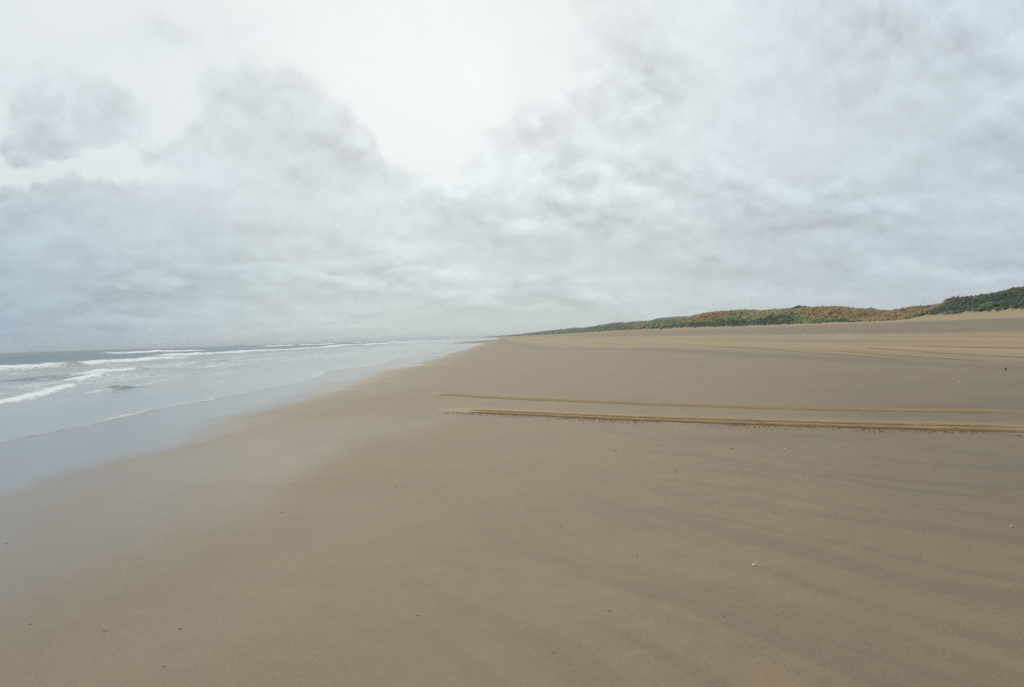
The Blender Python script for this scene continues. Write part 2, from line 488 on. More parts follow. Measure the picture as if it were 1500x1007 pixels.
for k, w in enumerate(WAVES):
    uc = np.interp(Y, w['Y'], w['u']) + (1.0 + .01 * np.minimum(Y, 300)) * (fbm(Y * .09, Y * 0, 100 + k, 3) - .5)
    h = np.interp(Y, w['Y'], w['h'], left=0 if w['h'][0] == 0 else w['h'][0], right=0)
    h = h * (.75 + .5 * fbm(Y * .16, Y * 0 + 5, 110 + k, 3))
    fo = np.interp(Y, w['Y'], w['f'], right=0) * ((.7 if k in (3, 4, 5, 6) else .4) + (.3 if k in (3, 4, 5, 6) else .6) * sstep(.34, .5, fbm(Y * (.10 if k < 3 else .035), Y * 0 + 9, 180 + k, 3)))
    s = U - uc
    broad = np.interp(Y, [0, 60, 300, 2000], [1, 1, 1.5, 3])
    prof = np.where(s > 0, np.exp(-(s / (w['wf'] * broad)) ** 2), np.exp(-(s / (w['wb'] * .45)) ** 2))
    Z += h * prof
    band = np.where(s > 0, 1 - sstep(.3, 1.9, s / (w['wf'] * broad)), 1 - sstep(.15, 1.1, -s / w['wb']))
    tex = fbm(U * 1.1, Y * .35, 120 + k, 4)
    act = np.clip(h / .2, 0, 1)
    ff = np.clip(fo * act * band * (1.25 + .9 * (tex - .5)), 0, 1.3)
    foam = np.maximum(foam, ff)
    # lacy wash left trailing behind and pushed in front
    trail = fo * act * np.where(s > 0, np.exp(-s / 2.2), np.exp(s / (w['wb'] * 1.6))) * .42
    foam = np.maximum(foam, trail * (tex * 1.3))
    Z += ff * .16 * (fbm(U * 2.2, Y * .9, 130 + k, 3) - .4) * np.clip(h * 3, 0, 1)
    reg = (prof * h > .035) & (prof > wbest * 1.0)
    wid = np.where(reg, k, wid); wbest = np.where(reg, prof, wbest)
surf = sstep(-20, -30, U) * (1 - sstep(55, 75, -U))
foam = np.maximum(foam, surf * .40 * sstep(.47, .62, fbm(U * .35, Y * .10, 170, 5, .6)) * np.interp(Y, [20, 60, 140, 400], [.6, 1, .8, .3]))
# thin foam edges of the swash
for k, (off, y0, y1) in enumerate(((0.0, 15, 75), (0.0, 75, 400), (-5.5, 18, 60), (-10, 30, 160), (-15, 60, 300))):
    ed = xs + off + 1.6 * (fbm(Y * .10, Y * 0 + k, 140 + k, 3) - .5) * (k > 1)
    gate = sstep(y0, y0 + 3, Y) * (1 - sstep(y1 * .9, y1, Y)) * sstep(.42, .62, fbm(Y * .12, Y * 0 + 2 * k, 150 + k, 3) + (.12 if k < 1 else 0))
    wdt = .10 + .004 * Y
    foam = np.maximum(foam, gate * np.exp(-((U - ed + wdt) / wdt) ** 2) * (.38 if k < 2 else .48))
dist = xs - U
Z = np.maximum(Z * sstep(0, 6, dist), bed + .012)
Z = np.where(U > xs, bed - .06, Z)
film = 1 - sstep(2, 22, dist)
deep = sstep(-40, -105, U + 12 * (fbm(X * .02, Y * .02, 160, 3) - .5))
deep = np.maximum(deep, np.clip(sum(0 for _ in ()) if False else 0, 0, 1))
# the steep unbroken face of a swell shows dark water
for k, w in enumerate(WAVES):
    uc = np.interp(Y, w['Y'], w['u']); fo = np.interp(Y, w['Y'], w['f'], right=0)
    act = (Y > w['Y'][0]) & (Y < w['Y'][-1])
    deep = np.maximum(deep, act * (1 - fo) * np.exp(-((U - uc) / (3.0 if k != 1 else .8)) ** 2) * (.9 if k != 1 else 1.6 * np.exp(-((Y - 50.5) / 2.2) ** 2)))
fa = grid_faces(len(Ys), len(us))
V = np.stack([X, Y, Z], -1).reshape(-1, 3)
fid = wid.ravel()[fa[:, 0]]
A = dict(foam=foam.ravel(), deep=deep.ravel(), film=film.ravel())


def sub(name, mask):
    f = fa[mask]
    used, inv = np.unique(f, return_inverse=True)
    return new_mesh(name, V[used], inv.reshape(f.shape), M_SEA, attrs={k: v[used] for k, v in A.items()})


tag(sub('sea', fid < 0), kind='structure')
for k, w in enumerate(WAVES):
    if (fid == k).any():
        tag(sub('breaking_wave', fid == k), w['label'], w['cat'], 'waves breaking along the shore')

# ------------------------------------------------------------------ dune cover
LEAF = np.array([[-.5, 0, 0], [.5, 0, 0], [.32, 0, 1], [-.32, 0, 1]])


def clump(cx, cy, cz, r, hgt, n, col, leaf, rng, spread=.16):
    """leaf-sized faces scattered through an uneven dome"""
    th = rng.random(n) * 2 * np.pi
    ph = np.arccos(rng.random(n) ** .8)
    rr = (.45 + .55 * rng.random(n)) * (1 + .35 * np.sin(th * 2 + rng.random() * 6) * np.sin(ph * 3 + 1))
    px = cx + r * rr * np.sin(ph) * np.cos(th); py = cy + r * rr * np.sin(ph) * np.sin(th); pz = cz + hgt * rr * np.cos(ph) - .05 * hgt
    a = rng.random(n) * 2 * np.pi; t = rng.normal(0, .6, n)
    L = leaf * (.6 + .8 * rng.random(n))
    v = np.repeat(LEAF[None], n, 0) * L[:, None, None]
    z = v[..., 2] * np.cos(t)[:, None]; y = v[..., 2] * np.sin(t)[:, None]; x = v[..., 0]
    X = x * np.cos(a)[:, None] - y * np.sin(a)[:, None]; Y2 = x * np.sin(a)[:, None] + y * np.cos(a)[:, None]
    P = np.stack([X + px[:, None], Y2 + py[:, None], z + pz[:, None]], -1).reshape(-1, 3)
    c = np.asarray(col)[None] * (1 + spread * rng.normal(0, 1, (n, 1)))
    c = np.clip(c, .008, .6)
    c = np.repeat(np.concatenate([c, np.ones((n, 1))], 1), 4, 0)
    return P, c


BG = np.array((.22, .275, .215)); GR = np.array((.40, .47, .27)); OL = np.array((.60, .55, .31)); OR = np.array((.80, .49, .28)); BR = np.array((.40, .29, .20)); GY = np.array((.42, .47, .37))
bags = {'green': ([], []), 'dry': ([], [])}
rng = np.random.default_rng(5)


def cover(y0, y1, n, r0_, r1_, leaves, leaf, umax=9.5):
    ys = y0 + (y1 - y0) * rng.random(n) ** 1.15
    du = rng.random(n) * umax
    wob = 1.2 * (fbm((UV + du) * .1, ys * .08, 51, 3) - .5)
    us_ = UV + .2 - wob + du + .5 * rng.normal(size=n) * (du < 1)
    xs_ = us_ + shift(ys); zs = land_z(xs_, ys)
    A_ = fbm(us_ * .16, ys * .035, 200, 3); B_ = fbm(us_ * .3 + 9, ys * .12, 210, 3)
    for y, d_, x, z, a, b in zip(ys, du, xs_, zs, A_, B_):
        t = min(1, d_ / 6.0)
        orange = .20 + .72 * t + 1.7 * (a - .5)
        if 168 < y < 206: orange += .62
        if y < 170: orange -= .50; b *= .9
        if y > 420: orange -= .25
        if t < .3: orange -= .2
        if 250 < y < 420: orange -= .10
        orange += .07 * rng.normal() - .05
        if orange > .80: c = OR * (1 - b * .6) + BR * b * .6; k = 'dry'
        elif orange > .58: c = OL * .55 + OR * .45; k = 'dry'
        elif orange > .34: c = OL if b > .45 else GR; k = 'green'
        else: c = BG if (b > .38 and y < 420) else GR * .5 + BG * .5; k = 'green'
        if t > .80 and y < 200 and rng.random() < .6: c = BR; k = 'dry'
        if rng.random() < .07: c = BG * .85
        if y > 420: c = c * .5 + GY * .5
        r = r0_ + (r1_ - r0_) * rng.random()
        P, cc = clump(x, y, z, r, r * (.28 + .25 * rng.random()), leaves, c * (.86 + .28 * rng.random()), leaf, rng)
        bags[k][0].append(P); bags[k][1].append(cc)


cover(70, 230, 4200, .45, 1.1, 52, .20)
cover(225, 430, 3400, .55, 1.3, 44, .28)
cover(420, 1000, 2800, .9, 2.0, 34, .6)
cover(1000, 3200, 2200, 1.6, 3.6, 26, 1.1)
for k, nm, lb in (('green', 'dune_scrub', 'low blue green and olive scrub covering the face of the dunes'), ('dry', 'dry_bracken', 'orange brown dead growth on the upper dunes between the green scrub')):
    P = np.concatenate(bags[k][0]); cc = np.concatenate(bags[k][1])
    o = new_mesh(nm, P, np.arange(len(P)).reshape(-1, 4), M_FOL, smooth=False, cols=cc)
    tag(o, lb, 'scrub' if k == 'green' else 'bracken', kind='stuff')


def bush(px, d, r, hgt, col, label):
    """a bush on the dune crest: d is the distance along the shore"""
    y = d
    best = None
    for u in np.arange(80, 90, .5):
        x = u + float(shift(y)); z = float(land_z(x, y))
        if best is None or (z - EYE) / math.hypot(x, y) > best[0]: best = ((z - EYE) / math.hypot(x, y), x, z)
    x, z = best[1], best[2]
    P, cc = clump(0, 0, .1, r, hgt, 420, col, .22, rng)
    P2, c2 = clump(r * .5, -r * .3, 0, r * .7, hgt * .7, 200, col * 1.15, .2, rng)
    root = bpy.data.objects.new('crest_bush', None); C.objects.link(root); root.location = (x, y, z - .05)
    root.empty_display_size = .3
    P = np.concatenate([P, P2]); cc = np.concatenate([cc, c2])
    new_mesh('crown', P, np.arange(len(P)).reshape(-1, 4), M_FOL, smooth=False, cols=cc, parent=root)
    sv, sf = [], []
    for k in range(7):
        a = k * 2 * math.pi / 7 + .3; b0 = len(sv)
        for (q, rad) in ((0, .05), (.5, .035), (1, .015)):
            for j in range(4):
                aa = j * math.pi / 2
                sv.append((math.cos(a) * r * .5 * q + rad * math.cos(aa), math.sin(a) * r * .5 * q + rad * math.sin(aa), hgt * .75 * q))
        for s in range(2):
            for j in range(4):
                sf.append((b0 + s * 4 + j, b0 + s * 4 + (j + 1) % 4, b0 + s * 4 + 4 + (j + 1) % 4, b0 + s * 4 + 4 + j))
    new_mesh('trunk', sv, sf, M_STEM, parent=root)
    tag(root, label, 'bush', 'bushes standing on the dune crest')


bush(1168, 258, 2.3, 1.0, BG * .6, 'dark rounded bush on the dune crest, the most pronounced bump of the middle dunes')
bush(1220, 229, 1.9, .55, OL * .75, 'low wide olive bush on the crest right of the dark rounded one')
bush(1252, 214, 1.1, .45, GR * .8, 'small green bush between the wide olive bush and the orange slope')
bush(1393, 170, 1.8, .7, BR * .9, 'brown bush capping the steep step where the high right dune begins')
bush(1440, 159, 1.9, .5, BR * .8, 'dark brown bush on the crest of the high right dune')
bush(1482, 149, 2.1, .5, OL * .45, 'dark olive bush highest on the dune, at the right edge of the photo')
bush(1030, 379, 2.6, .8, GR * .9, 'green bush on the shoulder where the far dunes drop to the left')

# ------------------------------------------------------------------ tyre tracks
def track(pxs, width, label, mat, berm=.035, lug=.16, dx=.05, solid=False):
    pts = [hit(*p)[0] for p in pxs]
    P = np.array([[p.x, p.y] for p in pts])
    s = np.concatenate([[0], np.cumsum(np.linalg.norm(np.diff(P, axis=0), axis=1))])
    n = int(s[-1] / dx)
    t = np.linspace(0, s[-1], n)
    cx = np.interp(t, s, P[:, 0]); cy = np.interp(t, s, P[:, 1])
    k = max(5, int(2.5 / dx)); k += 1 - k % 2
    ker = np.ones(k) / k
    pad = k // 2
    def smooth(a):
        e = np.concatenate([a[0] + (np.arange(-pad, 0)) * (a[1] - a[0]), a, a[-1] + np.arange(1, pad + 1) * (a[-1] - a[-2])])
        return np.convolve(e, ker, 'valid')
    cx, cy = smooth(cx), smooth(cy)
    tx, ty = np.gradient(cx), np.gradient(cy); L = np.hypot(tx, ty); nx, ny = -ty / L, tx / L
    q = np.linspace(-1, 1, 23)
    q3, t3 = np.meshgrid(q, t)
    w = width * .5 * (1 + .18 * (fbm(t3 * 2.5, q3 * 0, 300, 3) - .5))
    off = q3 * w + .02 * (fbm(t3 * 5, q3 * 2, 310, 2) - .5)
    Xp = cx[:, None] + nx[:, None] * off; Yp = cy[:, None] + ny[:, None] * off
    bermp = np.exp(-((np.abs(q3) - .72) / .17) ** 2)
    edge = 1 - sstep(.86, 1.0, np.abs(q3))
    rag = .45 + 1.2 * fbm(t3 * 7, q3 * 3, 320, 4)
    lugs = .5 + .5 * np.sin(t3 * 2 * np.pi / lug + np.abs(q3) * 2.2)
    hgt = berm * bermp * rag + .010 * lugs * (np.abs(q3) < .55) * rag + .006
    ends = sstep(0, 1.5, t3) * (1 - sstep(t[-1] - 1.5, t[-1], t3))
    Zp = land_z(Xp, Yp) + hgt * edge * ends - .012 * (1 - edge * ends)
    # skirts dip just under the sand so the strip beds in
    o = new_mesh('tyre_track', np.stack([Xp, Yp, Zp], -1), grid_faces(n, len(q)), mat, attrs=dict(berm=np.clip(bermp * 1.2 * (.6 + .8 * fbm(t3 * 1.3, q3, 330, 3)), 0, 1) * edge + (.75 if solid else 0)))
    tag(o, label, 'tyre track', 'tyre tracks pressed into the beach')
    return cx, cy, nx, ny, t


track(TOP, .34, 'thin ochre tyre track, the upper of the two long ones in mid beach', M_TRACK_PALE, .016)
LOW2 = [(x, y + 3.2 + 3.4 * (x - 690) / 810) for x, y in LOW]
tr = track(LOW, .13, 'ochre inner rut of the lower long tyre track in mid beach', M_TRACK_PALE, .012, solid=True)
tr2 = track(LOW2, .17, 'dark ragged outer rut of the lower long tyre track, nearest the camera', M_TRACK_DARK, .014, solid=True)
FAR = [
    ([(1036, 508), (1100, 511), (1160, 515), (1240, 520.5), (1330, 528)], 'faint tyre track far up the beach, ending nearest of the distant ones'),
    ([(1225, 514), (1290, 520), (1350, 523.5), (1420, 528), (1462, 531)], 'faint tyre track running between two other distant ones toward the right'),
    ([(1264, 509.5), (1330, 514), (1400, 519), (1500, 524), (1560, 526)], 'highest of the faint distant tyre tracks, reaching the right edge'),
    ([(1340, 508), (1400, 509), (1500, 511), (1560, 512)], 'short pale tyre track just below the dunes at the right edge'),
]
for p, lb in FAR:
    track(p, .22, lb, M_TRACK_DARK, .008, dx=.12)

# clods thrown out beside the lower track
ico = np.array([(0, 0, 1), (.894, 0, .447), (.276, .851, .447), (-.724, .526, .447), (-.724, -.526, .447), (.276, -.851, .447),
                (.724, .526, -.447), (-.276, .851, -.447), (-.894, 0, -.447), (-.276, -.851, -.447), (.724, -.526, -.447), (0, 0, -1)])
icf = np.array([(0, 1, 2), (0, 2, 3), (0, 3, 4), (0, 4, 5), (0, 5, 1), (1, 6, 2), (2, 7, 3), (3, 8, 4), (4, 9, 5), (5, 10, 1),
                (6, 7, 2), (7, 8, 3), (8, 9, 4), (9, 10, 5), (10, 6, 1), (11, 7, 6), (11, 8, 7), (11, 9, 8), (11, 10, 9), (11, 6, 10)])


def lumps(centres, sizes, name, mat, flat=.6):
    n = len(sizes)
    v = ico[None] * (1 + .35 * (RNG.random((n, 12, 1)) - .5)) * sizes[:, None, None] * np.array((1, 1, flat))[None, None]
    a = RNG.random(n) * 6.28; c, s = np.cos(a)[:, None], np.sin(a)[:, None]
    st = 1 + .6 * RNG.random(n)[:, None]
    x = v[..., 0] * c * st - v[..., 1] * s; y = v[..., 0] * s * st + v[..., 1] * c
    P = np.stack([x, y, v[..., 2]], -1) + centres[:, None]
    f = (icf[None] + (np.arange(n) * 12)[:, None, None]).reshape(-1, 3)
    return new_mesh(name, P.reshape(-1, 3), f, mat, smooth=False)


cx, cy, nx, ny, t = tr2
n = 5200
i = RNG.integers(0, len(t), n)
den = fbm(t[i] * .8, t[i] * 0, 400, 3)
keep = RNG.random(n) < sstep(.28, .62, den) * .9 + .08
i = i[keep]; n = len(i)
side = -np.sign(ny[i])          # toward the camera
o_ = .04 + np.abs(RNG.normal(0, .26, n))
X_ = cx[i] + nx[i] * side * o_; Y_ = cy[i] + ny[i] * side * o_
sz = np.clip(.004 + .011 * RNG.random(n) ** 3 - .010 * o_, .003, .02)
tag(lumps(np.stack([X_, Y_, land_z(X_, Y_) + sz * .3], -1), sz, 'sand_clods', M_CLOD), 'dark crumbs of damp sand thrown out beside the lower tyre track', 'sand', kind='stuff')

# broken shell patch far up the beach
def litter(px, py, wx, wy, n, smin, smax, name, mat, lb):
    pts = []
    for k in range(n):
        h_, d_ = hit(px + random.gauss(0, wx), py + random.gauss(0, wy))
        pts.append(h_)
    Pn = np.array([[p.x, p.y, p.z + .004] for p in pts]); s_ = smin + (smax - smin) * RNG.random(n) ** 2
    tag(lumps(Pn, s_, name, mat, .5), lb, 'shells', kind='stuff')


litter(1231, 491.5, 17, 2.6, 170, .015, .06, 'shell_patch', M_SHELL, 'pale patch of broken shells far up the beach below the dunes')
n = 1500
yy = 5 + 70 * RNG.random(n) ** 1.5; uu = -4 + (26 + yy * .5) * RNG.random(n)
xx = uu + shift(yy)
tag(lumps(np.stack([xx, yy, land_z(xx, yy) + .001], -1), .0025 + .010 * RNG.random(n) ** 4 * np.clip(yy / 12, .5, 2.2), 'shell_grit', M_SHELL_B, .6), 'tiny shell fragments sprinkled over the open sand', 'shell fragments', kind='stuff')

# ------------------------------------------------------------------ shells and flotsam
def shell_mesh(name, mat):
    nr, na = 9, 25
    vs, fs = [], []
    for i in range(nr):
        r = i / (nr - 1)
        for j in range(na):
            a = math.radians(-78 + 156 * j / (na - 1))
            rib = 1 + .045 * (1 if j % 2 else -1) * r
            rad = r * rib
            x = math.sin(a) * rad * 1.0
            y = (math.cos(a) * rad) * .95
            dome = math.sqrt(max(0, 1 - (r * .97) ** 2)) * .38 + .02
            vs.append((x * .5, (y - .5) * .9 * .55 + .02, dome * (.55 + .45 * math.cos(a)) if r > 0 else .40 * .9))
    for i in range(nr - 1):
        for j in range(na - 1):
            a = i * na + j
            fs.append((a, a + 1, a + na + 1, a + na))
    o = new_mesh(name, vs, fs, mat)
    md = o.modifiers.new('thickness', 'SOLIDIFY'); md.thickness = .05
    return o


def place(o, px, py, wpx, label, cat, group, rz=None, tilt=.2, wscale=1.0):
    p, d = hit(px, py)
    s = wpx * d / F * wscale
    o.location = (p.x, p.y, p.z + .0008)
    o.rotation_euler = (random.uniform(-tilt, tilt), random.uniform(-tilt, tilt), random.uniform(0, 6.28) if rz is None else rz)
    o.scale = (s, s, s)
    tag(o, label, cat, group)


SHELLS = [
    (1105, 829, 6.4, 'w', 'largest white shell, alone on the near sand right of centre'),
    (1482, 772, 4.0, 'w', 'small bright white shell near the right edge of the near sand'),
    (1060, 903, 3.4, 't', 'dull pale shell below and left of the largest white shell'),
    (933, 815, 3.0, 't', 'small cream shell left of the largest white shell'),
    (901, 661, 3.8, 'w', 'bright white shell just below the lower tyre track, right one of a close pair'),
    (894, 655, 2.8, 't', 'faint shell, left one of the close pair below the lower tyre track'),
    (769, 637.5, 3.2, 'w', 'white shell below the left end of the lower tyre track'),
    (962, 651, 2.6, 't', 'faint tan shell right of the close pair below the lower tyre track'),
    (989, 692, 3.2, 't', 'tan shell midway between the lower tyre track and the largest shell'),
    (1150, 659, 3.4, 'w', 'white shell below the middle of the lower tyre track, beside a dark scrap'),
    (898, 710, 2.6, 'w', 'tiny white shell straight below the close pair of shells'),
    (975, 736, 2.4, 't', 'tiny pale shell below the tan one, centre right of the sand'),
    (825, 742, 2.2, 't', 'tiny shell in the centre of the sand, left of two other pale ones'),
    (540, 921, 2.8, 'w', 'tiny white shell on the near sand left of the brown twig'),
    (240, 976, 4.6, 't', 'cream shell lying at the bottom left of the sand'),
    (810, 956, 3.2, 't', 'upright pale sliver of shell near the bottom middle'),
    (1078, 543, 2.6, 'w', 'pale shell above the tyre tracks, farther of the two there'),
    (1092, 557, 3.2, 'w', 'pale shell above the tyre tracks, nearer of the two there'),
    (1178, 492, 4.2, 'w', 'isolated white shell left of the pale shell patch far up the beach'),
    (1406, 560, 3.4, 'w', 'white shell above the tyre tracks toward the right edge'),
    (984, 898, 2.2, 't', 'very small tan shell on the near sand, left of the dull pale shell'),
    (1134, 752, 2.2, 't', 'very small tan shell above the largest white shell'),
    (372, 933, 2.0, 't', 'very small pale shell on the lower left sand'),
]
protos = {'w': None, 't': None}
for (x, y, w, c, lb) in SHELLS:
    if protos[c] is None:
        protos[c] = o = shell_mesh('cockle_shell', M_SHELL if c == 'w' else M_SHELL_B)
    else:
        o = protos[c].copy(); C.objects.link(o)
    place(o, x, y, w, lb, 'shell', 'shells scattered on the sand', wscale=1.3)


def twig(px, py, wpx, label, mat, cat='twig', thick=.10, bend=.12, name='twig', rz=.2):
    vs, fs = [], []
    n_, m_ = 14, 7
    ph = random.random() * 6
    for i in range(n_):
        q = i / (n_ - 1); cx_ = q - .5; cy_ = bend * math.sin(q * 3.1 + ph) * .6; cz_ = thick * .4 + .05 * bend * math.sin(q * 9 + ph)
        rad = thick * .5 * (1 - .6 * q) * (1 if 0 < i < n_ - 1 else .3) * (1 + .2 * math.sin(i * 2.3))
        for j in range(m_):
            a = 2 * math.pi * j / m_
            vs.append((cx_, cy_ + rad * math.cos(a), cz_ + rad * math.sin(a) * .8))
    for i in range(n_ - 1):
        for j in range(m_):
            fs.append((i * m_ + j, i * m_ + (j + 1) % m_, (i + 1) * m_ + (j + 1) % m_, (i + 1) * m_ + j))
    # a side shoot
    b0 = len(vs)
    for i in range(5):
        q = i / 4; rad = thick * .22 * (1 - .6 * q)
        for j in range(m_):
            a = 2 * math.pi * j / m_
            vs.append((.05 + .2 * q, .22 * q + rad * math.cos(a), thick * .4 + rad * math.sin(a)))
    for i in range(4):
        for j in range(m_):
            fs.append((b0 + i * m_ + j, b0 + i * m_ + (j + 1) % m_, b0 + (i + 1) * m_ + (j + 1) % m_, b0 + (i + 1) * m_ + j))
    o = new_mesh(name, vs, fs, mat)
    place(o, px, py, wpx * .62, label, cat, 'dark scraps washed up on the sand', rz=rz, tilt=.03)
    return o


twig(893, 895.5, 11, 'dark brown twig on the near sand right of centre', M_DRIFT, rz=-.35, thick=.16)
twig(613, 902.5, 10, 'reddish brown twig on the near sand left of centre', M_DRIFT, rz=.1, thick=.14)
twig(413, 752, 6, 'small dark scrap of weed on the damp sand left of centre', M_WEED, 'seaweed', .3, name='seaweed_scrap')
twig(580, 714, 6, 'faint dark scrap of weed in the upper middle of the bare sand', M_WEED, 'seaweed', .22, name='seaweed_scrap')
twig(1072, 658, 7, 'flat dark scrap of weed left of a white shell below the tyre track', M_WEED, 'seaweed', .25, name='seaweed_scrap')
twig(10, 797, 5, 'dark scrap of weed on the wet sand at the left edge', M_WEED, 'seaweed', .3, name='seaweed_scrap')
twig(44, 915, 7, 'dark scrap of weed near the bottom left corner', M_WEED, 'seaweed', .25, name='seaweed_scrap')
twig(155, 925, 13, 'long thin dark strand of weed on the lower left sand', M_WEED, 'seaweed', .10, name='seaweed_strand')
twig(265, 922, 8, 'dark curled strand of weed right of the long thin one', M_WEED, 'seaweed', .2, .4, name='seaweed_strand')
twig(822, 771, 5, 'tiny dark scrap of weed in the centre of the sand', M_WEED, 'seaweed', .25, name='seaweed_scrap')
twig(1383, 956, 8, 'reddish strand of weed at the bottom right', M_DRIFT, 'seaweed', .12, name='seaweed_strand', rz=-.6)

# small post of flotsam by the right edge, dark with a pale top
p, d = hit(1473, 542)
root = bpy.data.objects.new('beach_debris', None); C.objects.link(root); root.location = p
root.empty_display_size = .1
s = .55 * d / F


def blob(name, mat, w, h, z, seed):
    r = np.random.default_rng(seed); vs = []; n_, m_ = 8, 10
    for i in range(n_):
        q = i / (n_ - 1)
        for j in range(m_):
            a = 2 * math.pi * j / m_
            rad = w * .5 * max(.12, math.sin(math.pi * (.12 + .8 * q))) * (1 + .3 * (r.random() - .5))
            vs.append((rad * math.cos(a) + w * .15 * q, rad * math.sin(a), z + h * q))
    fs = grid_faces(n_, m_).tolist() + [(i * m_ + m_ - 1, i * m_, (i + 1) * m_, (i + 1) * m_ + m_ - 1) for i in range(n_ - 1)]
    return new_mesh(name, vs, fs, mat, parent=root)


blob('lower_lump', M_WEED, 5.5 * s, 5.5 * s, -.01, 1)
blob('upper_lump', M_SHELL_B, 3.0 * s, 4.5 * s, 5.0 * s, 2)
tag(root, 'small upright lump of flotsam, dark below and pale on top, near the right edge', 'flotsam')

# ------------------------------------------------------------------ haze
def haze():
    x0, x1, y0, y1, z0, z1 = -9900, 700, -200, 9800, -22, 22
    v = [(x, y, z) for z in (z0, z1) for y in (y0, y1) for x in (x0, x1)]
    f = [(0, 2, 3, 1), (4, 5, 7, 6), (0, 1, 5, 4), (1, 3, 7, 5), (3, 2, 6, 7), (2, 0, 4, 6)]
    m = bpy.data.materials.new('sea_haze'); m.use_nodes = True
    T = NT(m.node_tree)
    out = T.n('ShaderNodeOutputMaterial'); pv = T.n('ShaderNodeVolumePrincipled')
    pv.inputs['Color'].default_value = (.90, .94, .96, 1); pv.inputs['Density'].default_value = HAZE
    pv.inputs['Anisotropy'].default_value = .3
    T.t.links.new(pv.outputs[0], out.inputs['Volume'])
    o = new_mesh('haze', v, f, m, smooth=False)
    tag(o, kind='stuff')


HAZE = 1.1e-4
haze()

# ------------------------------------------------------------------ sky and sun
SUN_AZ, SUN_EL = math.radians(-8), math.radians(42)


